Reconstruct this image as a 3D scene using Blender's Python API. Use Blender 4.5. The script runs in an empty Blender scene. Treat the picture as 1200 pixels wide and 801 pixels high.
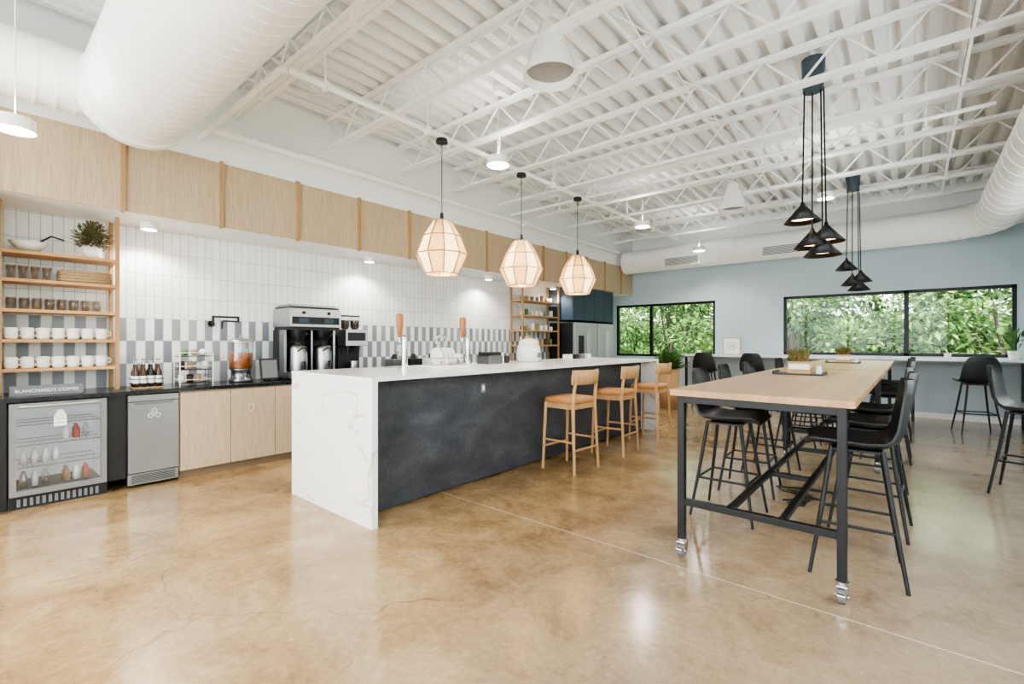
import bpy, math, random
from mathutils import Vector, Matrix
random.seed(7)
D=bpy.data; C=bpy.context
PI=math.pi

def s(r,g,b):
    f=lambda c:(c/255/12.92) if c/255<=0.04045 else ((c/255+0.055)/1.055)**2.4
    return (f(r),f(g),f(b),1)

# ---------------------------------------------------------------- materials
class NT:
    def __init__(self,name):
        self.m=D.materials.new(name); self.m.use_nodes=True
        self.n=self.m.node_tree.nodes; self.l=self.m.node_tree.links
        self.b=self.n['Principled BSDF']; self.out=self.n['Material Output']
    def node(self,t,**k):
        x=self.n.new(t)
        for a,v in k.items(): setattr(x,a,v)
        return x
    def link(self,a,b): self.l.new(a,b)
    def math(self,op,a,b=None,c=None):
        x=self.n.new('ShaderNodeMath'); x.operation=op
        for i,v in enumerate((a,b,c)):
            if v is None: continue
            if isinstance(v,(int,float)): x.inputs[i].default_value=v
            else: self.l.new(v,x.inputs[i])
        return x.outputs[0]
    def mix(self,fac,a,b):
        x=self.n.new('ShaderNodeMix'); x.data_type='RGBA'
        for i,v in ((0,fac),(6,a),(7,b)):
            if isinstance(v,(int,float,tuple)): x.inputs[i].default_value=v
            else: self.l.new(v,x.inputs[i])
        return x.outputs[2]
    def pos(self): return self.n.new('ShaderNodeNewGeometry').outputs['Position']
    def obj(self): return self.n.new('ShaderNodeTexCoord').outputs['Object']
    def mapping(self,v,sc=(1,1,1),rot=(0,0,0)):
        x=self.n.new('ShaderNodeMapping'); self.l.new(v,x.inputs[0])
        x.inputs['Scale'].default_value=sc; x.inputs['Rotation'].default_value=rot
        return x.outputs[0]
    def noise(self,v,scale,detail=4,dist=0,rough=.5):
        x=self.n.new('ShaderNodeTexNoise'); self.l.new(v,x.inputs['Vector'])
        x.inputs['Scale'].default_value=scale; x.inputs['Detail'].default_value=detail
        x.inputs['Distortion'].default_value=dist; x.inputs['Roughness'].default_value=rough
        return x.outputs['Fac']
    def ramp(self,f,pts,interp='LINEAR'):
        x=self.n.new('ShaderNodeValToRGB'); x.color_ramp.interpolation=interp
        e=x.color_ramp.elements
        while len(e)<len(pts): e.new(.5)
        for i,(p,c) in enumerate(pts): e[i].position=p; e[i].color=c if isinstance(c,tuple) else (c,c,c,1)
        self.l.new(f,x.inputs[0]); return x.outputs[0]
    def bump(self,h,st=.2,d=.01):
        x=self.n.new('ShaderNodeBump'); x.inputs['Strength'].default_value=st; x.inputs['Distance'].default_value=d
        self.l.new(h,x.inputs['Height']); self.l.new(x.outputs[0],self.b.inputs['Normal'])

def pm(name,col,rough=.5,metal=0,var=.06,scale=8,bump=0,emit=0,ecol=None,coat=0):
    t=NT(name); n=t.noise(t.obj(),scale)
    c2=tuple(min(1,c*(1-var*2)) for c in col[:3])+(1,)
    c1=tuple(min(1,c*(1+var)) for c in col[:3])+(1,)
    t.link(t.mix(n,c2,c1),t.b.inputs['Base Color'])
    t.b.inputs['Roughness'].default_value=rough; t.b.inputs['Metallic'].default_value=metal
    if bump: t.bump(t.noise(t.obj(),scale*6),bump)
    if coat: t.b.inputs['Coat Weight'].default_value=coat
    if emit:
        t.b.inputs['Emission Color'].default_value=ecol or col; t.b.inputs['Emission Strength'].default_value=emit
    return t.m

def wood(name,c1,c2,axis='Z',rough=.5,plank=0,fine=60,broad=.45):
    t=NT(name); sc={'X':(.06,1,1),'Y':(1,.06,1),'Z':(1,1,.06)}[axis]
    v=t.mapping(t.obj(),sc)
    n=t.noise(v,fine,6,.4); n2=t.noise(v,6,3,1.5)
    f=t.math('ADD',t.math('MULTIPLY',n,1-broad),t.math('MULTIPLY',n2,broad))
    f=t.ramp(f,[(.35,0.0),(.65,1.0)])
    if plank:
        p=t.obj(); sp=t.n.new('ShaderNodeSeparateXYZ'); t.link(p,sp.inputs[0])
        cell=t.math('FLOOR',t.math('DIVIDE',sp.outputs[0],plank))
        w=t.n.new('ShaderNodeTexWhiteNoise'); w.noise_dimensions='1D'; t.link(cell,w.inputs['W'])
        f=t.math('ADD',t.math('MULTIPLY',f,.6),t.math('MULTIPLY',w.outputs[0],.45))
    t.link(t.mix(f,c1,c2),t.b.inputs['Base Color'])
    t.b.inputs['Roughness'].default_value=rough
    t.bump(n,.08,.003)
    return t.m

def thin_glass(name,tint=(1,1,1,1),gl=.1,rough=.02):
    t=NT(name); t.n.remove(t.b)
    tr=t.node('ShaderNodeBsdfTransparent'); tr.inputs[0].default_value=tint
    g=t.node('ShaderNodeBsdfGlossy'); g.inputs['Roughness'].default_value=rough
    lw=t.node('ShaderNodeLayerWeight'); lw.inputs[0].default_value=.3
    f=t.math('MULTIPLY_ADD',lw.outputs['Facing'],gl*2,gl*.4)
    m=t.node('ShaderNodeMixShader'); t.link(f,m.inputs[0]); t.link(tr.outputs[0],m.inputs[1]); t.link(g.outputs[0],m.inputs[2])
    t.link(m.outputs[0],t.out.inputs[0]); return t.m

M={}
M['white']=pm('white_paint',s(248,248,247),.6,var=.012,scale=2)
M['steelwhite']=pm('white_painted_steel',s(248,248,247),.5,var=.015,scale=3)
M['deck']=pm('white_painted_deck',s(238,238,236),.6,var=.02,scale=3)
M['duct']=pm('duct_white',s(246,245,243),.42,var=.015,scale=3)
M['bluewall']=pm('blue_grey_paint',s(192,206,214),.7,var=.02,scale=1.5)
M['black']=pm('black_metal',s(26,26,29),.4,.3,var=.1)
M['slate']=pm('slate_blue_metal',s(66,80,90),.45,.2,var=.08)
M['blackp']=pm('black_plastic',s(22,23,26),.45,var=.1)
M['chairblk']=pm('chair_black_shell',s(27,29,33),.5,var=.1)
M['counterblk']=pm('black_stone_counter',s(34,34,37),.22,var=.2,scale=40)
M['steel']=pm('brushed_stainless',s(184,184,187),.34,1,var=.05,scale=5)
M['steelm']=pm('brushed_stainless_mid',s(158,158,161),.3,1,var=.05,scale=5)
M['steeld']=pm('brushed_stainless_dark',s(128,128,131),.3,1,var=.06,scale=5)
M['fridgesteel']=pm('fridge_stainless',s(186,187,190),.42,.75,var=.04,scale=4)
M['chrome']=pm('chrome',s(215,215,218),.1,1,var=.01)
M['oak']=wood('light_oak_panel',s(176,154,126),s(200,178,150),'Z',broad=.2,fine=90)
M['oakb']=wood('oak_batten',s(162,124,82),s(186,148,104),'Z')
M['oaksh']=wood('oak_shelf',s(182,134,84),s(210,164,110),'Y')
M['oakcab']=wood('cabinet_oak',s(180,158,130),s(204,182,154),'Z',broad=.25,fine=90)
M['tabletop']=wood('table_butcher_block',s(158,118,78),s(200,160,114),'Y',.32,plank=.09)
M['stoolw']=wood('stool_wood',s(180,136,90),s(206,164,116),'Z',.45)
M['leather']=pm('tan_leather',s(188,130,78),.5,var=.08,scale=20)
M['quartz']=pm('white_quartz',s(243,243,242),.18,var=.02)
M['navy']=pm('navy_cabinet',s(50,66,82),.5,var=.05)
M['porc']=pm('white_porcelain',s(244,243,240),.2,var=.01)
M['mug']=pm('cream_mug',s(238,234,226),.3,var=.03)
M['wicker']=pm('wicker',s(190,160,122),.8,var=.3,scale=60,bump=.6)
M['green']=pm('plant_leaf',s(84,124,62),.55,var=.3,scale=12)
M['dry']=pm('dried_foliage',s(106,94,66),.8,var=.3,scale=20)
M['drygrass']=pm('dry_grass',s(150,122,78),.8,var=.3,scale=30)
M['paper']=pm('white_print',s(240,240,240),.7,var=.01)
M['grey']=pm('grey_plastic',s(120,122,126),.5,var=.05)
M['signg']=pm('sign_grey',s(108,110,112),.5,var=.05)
M['fridgein']=pm('glowing_fridge_liner',s(206,208,212),.5,var=.03,emit=.22)  # faint emission on the liner stands in for light inside the fridge
M['vent']=pm('vent_grey',s(150,150,150),.5,.4)
M['ventd']=pm('vent_dark',s(96,98,100),.5,.2)
M['lamp']=pm('lamp_diffuser',s(255,248,235),.5,emit=7,ecol=s(255,248,236))
M['lampin']=pm('lamp_inner_glow',s(255,230,190),.5,emit=3,ecol=s(255,225,180))
M['bulb']=pm('bulb_glow',s(255,225,170),.5,emit=14,ecol=s(255,215,160))
M['amber']=pm('iced_tea',s(150,78,32),.15,var=.1)
M['coffee']=pm('coffee_brown',s(70,42,26),.5,var=.2)
M['toekick']=pm('toe_kick_taupe',s(128,108,86),.6,var=.05)
M['terr']=pm('planter_wood',s(196,156,112),.6,var=.1,scale=14)
M['soil']=pm('soil',s(60,46,36),.9,var=.3)
M['ground']=pm('outside_grass',s(90,130,56),.9,var=.3,scale=1)
M['red']=pm('red_label',s(180,60,50),.5)
M['brass']=pm('amber_bottle',s(70,40,20),.15,var=.1)
M['glass']=thin_glass('window_glass',(.97,.99,.98,1),.03)
M['glassware']=thin_glass('clear_glassware',(.96,.975,.98,1),.22)
M['oakw']=wood('tap_handle_wood',s(158,96,56),s(186,122,74),'Z',.4)

def lantern(name,a,b_,em):
    t=NT(name); n=t.noise(t.mapping(t.obj(),(1,1,.1)),90,4)
    sp=t.n.new('ShaderNodeSeparateXYZ'); t.link(t.obj(),sp.inputs[0])
    wv=t.math('FRACT',t.math('MULTIPLY',sp.outputs[2],42)); wv=t.math('LESS_THAN',wv,.28)
    c=t.mix(n,a,b_); c=t.mix(t.math('MULTIPLY',wv,.3),c,s(150,124,84)); t.link(c,t.b.inputs['Base Color'])
    t.b.inputs['Roughness'].default_value=.8
    t.link(c,t.b.inputs['Emission Color']); t.b.inputs['Emission Strength'].default_value=em
    tl=t.node('ShaderNodeBsdfTranslucent'); t.link(c,tl.inputs[0])
    m=t.node('ShaderNodeMixShader'); m.inputs[0].default_value=.4
    t.link(t.b.outputs[0],m.inputs[1]); t.link(tl.outputs[0],m.inputs[2]); t.link(m.outputs[0],t.out.inputs[0])
    return t.m
M['fabric']=lantern('lantern_woven_panel',s(178,150,108),s(206,180,138),.04)
M['fabricw']=lantern('lantern_linen_panel',s(220,204,172),s(240,228,202),.10)

# tile wall
t=NT('stacked_tile'); sp=t.n.new('ShaderNodeSeparateXYZ'); t.link(t.pos(),sp.inputs[0])
yn=t.math('DIVIDE',sp.outputs[1],.078); zn=t.math('DIVIDE',t.math('SUBTRACT',sp.outputs[2],.90),.235)
fy=t.math('FRACT',yn); fz=t.math('FRACT',zn); cy=t.math('FLOOR',yn); cz=t.math('FLOOR',zn)
g=t.math('MAXIMUM',t.math('LESS_THAN',fy,.07),t.math('LESS_THAN',fz,.022))
low=t.math('LESS_THAN',sp.outputs[2],.90+.235*3)
alt=t.math('FLOORED_MODULO',t.math('ADD',cy,cz),2)
alt=t.math('GREATER_THAN',alt,.5)
cmb=t.n.new('ShaderNodeCombineXYZ'); t.link(cy,cmb.inputs[0]); t.link(cz,cmb.inputs[1])
wn=t.n.new('ShaderNodeTexWhiteNoise'); t.link(cmb.outputs[0],wn.inputs['Vector'])
whitev=t.mix(wn.outputs[0],s(240,239,236),s(249,248,246))
darkv=t.mix(wn.outputs[0],s(124,128,136),s(166,169,176))
colr=t.mix(t.math('MULTIPLY',alt,low),whitev,darkv)
colr=t.mix(g,colr,s(186,185,182)); t.link(colr,t.b.inputs['Base Color'])
t.b.inputs['Roughness'].default_value=.25
inv=t.math('SUBTRACT',1,g); t.bump(t.math('ADD',inv,t.math('MULTIPLY',wn.outputs[0],.3)),.5,.004)
M['tile']=t.m

# marble waterfall
t=NT('veined_quartz'); v=t.obj()
n1=t.noise(t.mapping(v,(1,1.0,1.6),(.5,.7,0)),1.3,5,.6)
vein=t.ramp(t.math('ABSOLUTE',t.math('SUBTRACT',n1,.5)),[(.0,1.0),(.014,0.0)])
mask=t.ramp(t.noise(v,1.7,2),[(.42,0.0),(.56,1.0)])
f=t.math('MULTIPLY',vein,mask)
soft=t.ramp(t.math('ABSOLUTE',t.math('SUBTRACT',n1,.5)),[(.0,1.0),(.07,0.0)])
c=t.mix(t.math('MULTIPLY',soft,.10),s(243,242,241),s(190,186,182))
t.link(t.mix(t.math('MULTIPLY',f,.65),c,s(170,144,116)),t.b.inputs['Base Color'])
t.b.inputs['Roughness'].default_value=.2
M['marble']=t.m

# charcoal slate panels
t=NT('charcoal_panel'); v=t.obj()
n1=t.noise(t.mapping(v,(1,.8,1.5),(.5,0,0)),3,6,.4,.55); n2=t.noise(v,55,6,0,.75)
f=t.math('ADD',t.math('MULTIPLY',n1,.5),t.math('MULTIPLY',n2,.5))
c=t.ramp(f,[(.38,s(52,53,59)),(.52,s(70,72,79)),(.66,s(94,96,103))])
t.link(c,t.b.inputs['Base Color']); t.b.inputs['Roughness'].default_value=.55; t.bump(n2,.3,.003)
M['char']=t.m

# polished concrete
t=NT('polished_concrete'); v=t.pos(); sp=t.n.new('ShaderNodeSeparateXYZ'); t.link(v,sp.inputs[0])
n1=t.noise(v,.6,5,.6,.6); n2=t.noise(v,2.8,9,.6,.72); n3=t.noise(v,26,9,0,.82)
f=t.math('ADD',t.math('ADD',t.math('MULTIPLY',n1,.36),t.math('MULTIPLY',n2,.36)),t.math('MULTIPLY',n3,.28))
c=t.ramp(f,[(.39,s(104,80,52)),(.46,s(142,114,78)),(.53,s(168,138,98)),(.62,s(194,168,130))])
window_sheen=t.node('ShaderNodeMapRange'); t.link(sp.outputs[0],window_sheen.inputs[0]); window_sheen.inputs[1].default_value=-2.4; window_sheen.inputs[2].default_value=1.0; window_sheen.inputs[3].default_value=0; window_sheen.inputs[4].default_value=1.0
c=t.mix(t.math('MULTIPLY',window_sheen.outputs[0],t.math('MULTIPLY_ADD',n2,.9,.15)),c,t.mix(n3,s(118,113,110),s(150,146,142)))  # grey toward the right paints the window reflection into the floor colour
vo=t.node('ShaderNodeTexVoronoi'); vo.inputs['Scale'].default_value=1.1; t.link(v,vo.inputs['Vector'])
spot_=t.ramp(t.math('ADD',vo.outputs['Distance'],t.math('MULTIPLY',n3,.08)),[(.075,1.0),(.10,0.0)])
c=t.mix(t.math('MULTIPLY',spot_,.5),c,s(88,70,52))
ve=t.node('ShaderNodeTexVoronoi'); ve.feature='DISTANCE_TO_EDGE'; ve.inputs['Scale'].default_value=.55
vd=t.node('ShaderNodeVectorMath'); vd.operation='MULTIPLY_ADD'
ncol=t.node('ShaderNodeTexNoise'); t.link(v,ncol.inputs['Vector']); ncol.inputs['Scale'].default_value=2.5
t.link(ncol.outputs['Color'],vd.inputs[0]); vd.inputs[1].default_value=(.7,.7,.7); t.link(v,vd.inputs[2])
t.link(vd.outputs[0],ve.inputs['Vector'])
crack=t.ramp(ve.outputs[0],[(.0,1.0),(.004,0.0)])
crack=t.math('MULTIPLY',crack,t.ramp(n1,[(.5,0.0),(.6,1.0)]))
c=t.mix(t.math('MULTIPLY',crack,.5),c,s(84,66,48))
jl=t.math('LESS_THAN',t.math('ABSOLUTE',t.math('SUBTRACT',sp.outputs[1],2.82)),.0045)
c=t.mix(t.math('MULTIPLY',jl,.65),c,s(214,204,186))
t.link(c,t.b.inputs['Base Color'])
t.link(t.math('MULTIPLY_ADD',n2,.2,.07),t.b.inputs['Roughness'])
t.b.inputs['Specular IOR Level'].default_value=.7
M['floor']=t.m

def leafmat(name,a,b):
    t=NT(name); n=t.noise(t.pos(),.9,3); n2=t.noise(t.pos(),9,2)
    f=t.math('ADD',t.math('MULTIPLY',n,.6),t.math('MULTIPLY',n2,.4))
    c=t.ramp(f,[(.35,a),(.65,b)]); t.link(c,t.b.inputs['Base Color']); t.b.inputs['Roughness'].default_value=.5; t.b.inputs['Specular IOR Level'].default_value=.45
    tl=t.node('ShaderNodeBsdfTranslucent'); t.link(c,tl.inputs[0])
    m=t.node('ShaderNodeMixShader'); m.inputs[0].default_value=.3
    t.link(t.b.outputs[0],m.inputs[1]); t.link(tl.outputs[0],m.inputs[2]); t.link(m.outputs[0],t.out.inputs[0])
    return t.m
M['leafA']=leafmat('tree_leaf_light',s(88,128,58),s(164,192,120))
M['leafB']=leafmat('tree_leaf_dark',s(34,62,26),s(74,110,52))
M['bark']=pm('bark',s(78,66,54),.9,var=.3,scale=10)

# ---------------------------------------------------------------- builder
class B:
    def __init__(self): self.v=[];self.f=[];self.mi=[];self.sm=[];self.mats=[]
    def m(self,mat):
        mat=M[mat] if isinstance(mat,str) else mat
        if mat not in self.mats: self.mats.append(mat)
        return self.mats.index(mat)
    def add(self,vs,fs,mat,smooth=False):
        o=len(self.v); self.v+= [tuple(x) for x in vs]; k=self.m(mat)
        for f in fs: self.f.append(tuple(i+o for i in f)); self.mi.append(k); self.sm.append(smooth)
    def box(self,a,b,mat):
        x0,y0,z0=[min(p,q) for p,q in zip(a,b)]; x1,y1,z1=[max(p,q) for p,q in zip(a,b)]
        vs=[(x0,y0,z0),(x1,y0,z0),(x1,y1,z0),(x0,y1,z0),(x0,y0,z1),(x1,y0,z1),(x1,y1,z1),(x0,y1,z1)]
        self.add(vs,[(0,3,2,1),(4,5,6,7),(0,1,5,4),(1,2,6,5),(2,3,7,6),(3,0,4,7)],mat)
    def cbox(self,c,sz,mat,rz=0,rx=0,ry=0):
        R=Matrix.Rotation(rz,3,'Z')@Matrix.Rotation(ry,3,'Y')@Matrix.Rotation(rx,3,'X'); c=Vector(c)
        h=[q/2 for q in sz]
        vs=[c+R@Vector((i*h[0],j*h[1],k*h[2])) for k in(-1,1) for i,j in((-1,-1),(1,-1),(1,1),(-1,1))]
        self.add(vs,[(0,3,2,1),(4,5,6,7),(0,1,5,4),(1,2,6,5),(2,3,7,6),(3,0,4,7)],mat)
    def cyl(self,p0,p1,r0,r1=None,mat='steel',seg=16,caps=True,smooth=True):
        r1=r0 if r1 is None else r1
        p0=Vector(p0);p1=Vector(p1);d=(p1-p0).normalized()
        u=d.orthogonal().normalized() if abs(d.z)<.999 else Vector((1,0,0)); w=d.cross(u)
        vs=[];
        for p,r in((p0,r0),(p1,r1)):
            for i in range(seg):
                a=2*PI*i/seg; vs.append(p+u*math.cos(a)*r+w*math.sin(a)*r)
        self.add(vs,[(i,(i+1)%seg,seg+(i+1)%seg,seg+i) for i in range(seg)],mat,smooth)
        if caps:
            self.add(vs[:seg],[tuple(reversed(range(seg)))],mat); self.add(vs[seg:],[tuple(range(seg))],mat)
    def lathe(self,prof,c,mat,seg=24,smooth=True,off=0):
        vs=[];c=Vector(c)
        for r,z in prof:
            for i in range(seg):
                a=2*PI*i/seg+off; vs.append(c+Vector((math.cos(a)*r,math.sin(a)*r,z)))
        fs=[]
        for j in range(len(prof)-1):
            for i in range(seg): fs.append((j*seg+i,j*seg+(i+1)%seg,(j+1)*seg+(i+1)%seg,(j+1)*seg+i))
        self.add(vs,fs,mat,smooth)
    def tube(self,pts,r,mat,seg=8,caps=True):
        pts=[Vector(p) for p in pts]; vs=[]; n=len(pts); u=None
        for i,p in enumerate(pts):
            d=((pts[min(i+1,n-1)]-pts[max(i-1,0)])).normalized()
            if u is None: u=d.orthogonal().normalized()
            u=(u-d*u.dot(d)).normalized(); w=d.cross(u)
            rr=r[i] if isinstance(r,(list,tuple)) else r
            for k in range(seg):
                a=2*PI*k/seg; vs.append(p+u*math.cos(a)*rr+w*math.sin(a)*rr)
        fs=[(j*seg+k,j*seg+(k+1)%seg,(j+1)*seg+(k+1)%seg,(j+1)*seg+k) for j in range(n-1) for k in range(seg)]
        self.add(vs,fs,mat,True)
        if caps:
            self.add(vs[:seg],[tuple(reversed(range(seg)))],mat); self.add(vs[-seg:],[tuple(range(seg))],mat)
    def ball(self,c,r,mat,seg=16,rings=10,sq=(1,1,1)):
        vs=[];c=Vector(c)
        for j in range(rings+1):
            ph=PI*j/rings
            for i in range(seg):
                a=2*PI*i/seg; vs.append(c+Vector((math.sin(ph)*math.cos(a)*r*sq[0],math.sin(ph)*math.sin(a)*r*sq[1],math.cos(ph)*r*sq[2])))
        fs=[(j*seg+i,(j+1)*seg+i,(j+1)*seg+(i+1)%seg,j*seg+(i+1)%seg) for j in range(rings) for i in range(seg)]
        self.add(vs,fs,mat,True)
    def leaf(self,p,d,l,w,mat):
        p=Vector(p);d=Vector(d).normalized(); sd=d.cross(Vector((random.uniform(-.4,.4),random.uniform(-.4,.4),1))).normalized()
        up=sd.cross(d)
        vs=[p,p+d*l*.5+sd*w*.5+up*l*.06,p+d*l-up*l*.08,p+d*l*.5-sd*w*.5+up*l*.06]
        self.add(vs,[(0,1,2,3)],mat)
    def grid(self,rows,mat,smooth=True,closed=False):
        n=len(rows[0]); vs=[p for r in rows for p in r]; fs=[]
        for j in range(len(rows)-1):
            for i in range(n if closed else n-1):
                k=(i+1)%n; fs.append((j*n+i,j*n+k,(j+1)*n+k,(j+1)*n+i))
        self.add(vs,fs,mat,smooth)
    def mesh(self,name):
        me=D.meshes.new(name); me.from_pydata(self.v,[],self.f)
        for mm in self.mats: me.materials.append(mm)
        me.polygons.foreach_set('material_index',self.mi); me.polygons.foreach_set('use_smooth',self.sm)
        me.update(); return me
    def done(self,name,loc=(0,0,0),rz=0,bevel=0):
        me=self.mesh(name); return inst(name,me,loc,rz,bevel)
def inst(name,me,loc=(0,0,0),rz=0,bevel=0):
    o=D.objects.new(name,me); C.scene.collection.objects.link(o); o.location=loc; o.rotation_euler=(0,0,rz)
    if bevel:
        b=o.modifiers.new('bevel','BEVEL'); b.width=bevel; b.segments=2; b.limit_method='ANGLE'; b.angle_limit=math.radians(50)
    return o

# ---------------------------------------------------------------- room shell
XL,XR,Y0,Y1,ZC=-6.15,1.4,-3.0,11.2,4.1
b=B(); b.box((XL-.2,Y0-.2,-.15),(XR+.2,Y1+.2,0),'floor'); b.done('floor')
b=B(); prof=[]; x=XL-.2; p=.19
while x<XR+.2:
    prof+=[(x,ZC),(x+.085,ZC),(x+.1,ZC+.085),(x+.175,ZC+.085)]; x+=p
rows=[[(q[0],Y0-.2,q[1]) for q in prof],[(q[0],Y1+.2,q[1]) for q in prof]]
b.grid(rows,'deck',False)
b.box((XL-.2,Y0-.2,ZC+.1),(XR+.2,Y1+.2,ZC+.2),'white')
# closure strips at the deck ends
b.box((XL-.2,Y0-.2,ZC+.001),(XR+.2,Y0-.02,ZC+.1),'white'); b.box((XL-.2,Y1+.02,ZC+.001),(XR+.2,Y1+.2,ZC+.1),'white')
b.box((XL-.2,Y0-.2,ZC+.001),(XL-.02,Y1+.2,ZC+.1),'white'); b.box((XR+.02,Y0-.2,ZC+.001),(XR+.2,Y1+.2,ZC+.1),'white')
b.done('ceiling')
b=B(); b.box((XL-.2,Y0,0),(XL,Y1,ZC),'tile'); b.done('wall_left')

def wall_y(name,y,yo,x0,x1,wins,mat):
    b=B(); cur=x0
    for (a,c,z0,z1) in wins:
        b.box((cur,y,0),(a,yo,ZC),mat); b.box((a,y,0),(c,yo,z0),mat); b.box((a,y,z1),(c,yo,ZC),mat); cur=c
    b.box((cur,y,0),(x1,yo,ZC),mat); b.done(name)
def wall_x(name,x,xo,y0,y1,wins,mat):
    b=B(); cur=y0
    for (a,c,z0,z1) in wins:
        b.box((x,cur,0),(xo,a,ZC),mat); b.box((x,a,0),(xo,c,z0),mat); b.box((x,a,z1),(xo,c,ZC),mat); cur=c
    b.box((x,cur,0),(xo,y1,ZC),mat); b.done(name)
W1=(-5.95,-3.445,1.0,2.31); W2=(-2.07,1.30,1.10,2.31)
wall_y('wall_far',Y1,Y1+.2,XL-.2,XR+.2,[W1,W2],'bluewall')
WB=(-5.4,1.1,.3,3.4); wall_y('wall_rear',Y0,Y0-.2,XL-.2,XR+.2,[WB],'white')
WR=[(-2.6,.6,.9,3.2),(1.0,4.4,.9,3.2),(4.9,8.6,1.1,2.6)]
wall_x('wall_right',XR,XR+.2,Y0,Y1,WR,'bluewall')
def win_y(name,w,y,mulls,sg=1):
    b=B(); a,c,z0,z1=w; f=.055; e=y+sg*.03; g=y+sg*.11
    for q in ((a,z0,c,z0+f),(a,z1-f,c,z1),(a,z0,a+f,z1),(c-f,z0,c,z1)): b.box((q[0],e,q[1]),(q[2],g,q[3]),'black')
    for m_ in mulls: b.box((m_-.035,e,z0),(m_+.035,g,z1),'black')
    b.box((a,y+sg*.065,z0),(c,y+sg*.071,z1),'glass'); b.done(name)
def win_x(name,w,x,mulls):
    b=B(); a,c,z0,z1=w; f=.055; e=x+.03; g=x+.11
    for q in ((a,z0,c,z0+f),(a,z1-f,c,z1),(a,z0,a+f,z1),(c-f,z0,c,z1)): b.box((e,q[0],q[1]),(g,q[2],q[3]),'black')
    for m_ in mulls: b.box((e,m_-.035,z0),(g,m_+.035,z1),'black')
    b.box((x+.065,a,z0),(x+.071,c,z1),'glass'); b.done(name)
win_y('window_1',W1,Y1,[-5.0]); win_y('window_2',W2,Y1,[-.09]); win_y('window_3',WB,Y0,[-3.8,-2.2,-.6],-1)
for i,w in enumerate(WR): win_x('window_%d'%(i+4),w,XR,[(w[0]+w[1])/2])
b=B(); b.box((-5.4,Y1-.015,0),(XR,Y1,.1),'white'); b.done('baseboard_far')
b=B(); b.box((XR-.015,Y0,0),(XR,Y1-.015,.1),'white'); b.done('baseboard_right')
b=B(); b.box((-5.48,Y1-.03,3.3),(XR,Y1,ZC),'white'); b.done('trim_white_fascia')

XS=-5.5
b=B(); b.box((XL,Y0,2.56),(XS,Y1-.002,ZC-.002),'white'); b.done('soffit_bulkhead')
b=B()
ys=[.95+.8*k for k in range(-4,13)]
for y in ys:
    a=max(y,Y0)+.014; c=min(y+.8,Y1)-.014
    if c-a>.05: b.box((XS,a,2.56),(XS+.02,c,3.22),'oak')
for y in ys:
    if y>Y0+.1 and y<Y1-.05: b.box((XS,y-.016,2.545),(XS+.045,y+.016,3.235),'oakb')
b.done('trim_oak_soffit_panels')
b=B(); b.box((XL+.005,-.6,0),(-5.48,.12,2.555),'oakcab'); b.done('tall_pantry_cabinet',bevel=.004)

# ---------------------------------------------------------------- joists
def joist_mesh(L):
    b=B(); n=int(L/.62)
    for dy in(-.03,.03):
        b.box((0,dy-.025,.355),(L,dy+.025,.365),'steelwhite'); b.box((0,dy-.003,.32),(L,dy+.003,.362),'steelwhite')
        b.box((0,dy-.025,0),(L,dy+.025,.009),'steelwhite'); b.box((0,dy-.003,0),(L,dy+.003,.042),'steelwhite')
    st=L/n
    for i in range(n):
        b.cyl((i*st,0,.35),(i*st+st/2,0,.012),.012,None,'steelwhite',6); b.cyl((i*st+st/2,0,.012),((i+1)*st,0,.35),.012,None,'steelwhite',6)
    return b.mesh('steel_roof_joist')
jm=joist_mesh(XR-XS-.01)
for y in [-2.6,-1.4,-.2,1.9,2.95,4.0,5.05,6.1,7.15,8.2,9.25,10.25]:
    inst('steel_roof_joist',jm,(XS+.005,y,ZC-.37))
for x in (-4.6,-1.7,.35):
    b=B(); b.box((x-.015,1.5,3.742),(x+.015,10.3,3.748),'steelwhite'); b.box((x-.015,1.5,3.742),(x-.011,10.3,3.77),'steelwhite'); b.box((x-.015,1.5,4.03),(x+.015,10.3,4.036),'steelwhite')
    for y in [1.9,2.95,4.0,5.05,6.1,7.15,8.2]:
        b.cyl((x,y,3.75),(x,y+1.05,4.03),.008,None,'steelwhite',6); b.cyl((x,y+1.05,3.75),(x,y,4.03),.008,None,'steelwhite',6)
    b.done('joist_bridging')
b=B(); b.cyl((-3.6,1.6,3.42),(-3.6,9.4,3.42),.024,None,'steelwhite',10)
b.tube([(-3.6,1.6,3.42),(-3.62,1.57,3.42),(-3.66,1.56,3.42),(-5.49,1.56,3.42)],.024,'steelwhite',10)
for y in (1.9,2.95,4.0,5.05,6.1,7.15,8.2,9.25): b.cyl((-3.6,y,3.42),(-3.6,y,3.74),.008,None,'steelwhite',6); b.cbox((-3.6,y,3.42),(.07,.03,.07),'steelwhite')
b.done('electrical_conduit')
b=B(); b.cyl((-5.36,1.62,3.5),(-5.36,10.2,3.5),.04,None,'steelwhite',12)
for y in range(2,10,2): b.box((-5.498,y-.02,3.52),(-5.36,y+.02,3.55),'steelwhite'); b.cyl((-5.36,y+.6,3.5),(-5.36,y+.68,3.5),.052,None,'steelwhite',12)
b.done('sprinkler_pipe')
for y,z in ((1.72,3.62),(6.35,3.62)):
    b=B(); b.cyl((-5.45,y,z),(.6,y,z),.022,None,'steelwhite',8)
    for x in (-4.4,-2.9,-1.4,.1): b.cyl((x,y,z),(x,y,z-.09),.012,None,'steelwhite',8); b.cyl((x,y,z-.09),(x,y,z-.1),.035,None,'steelwhite',10); b.cyl((x,y,z),(x,y,4.095),.006,None,'steelwhite',6)
    b.done('sprinkler_branch_line')

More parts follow.
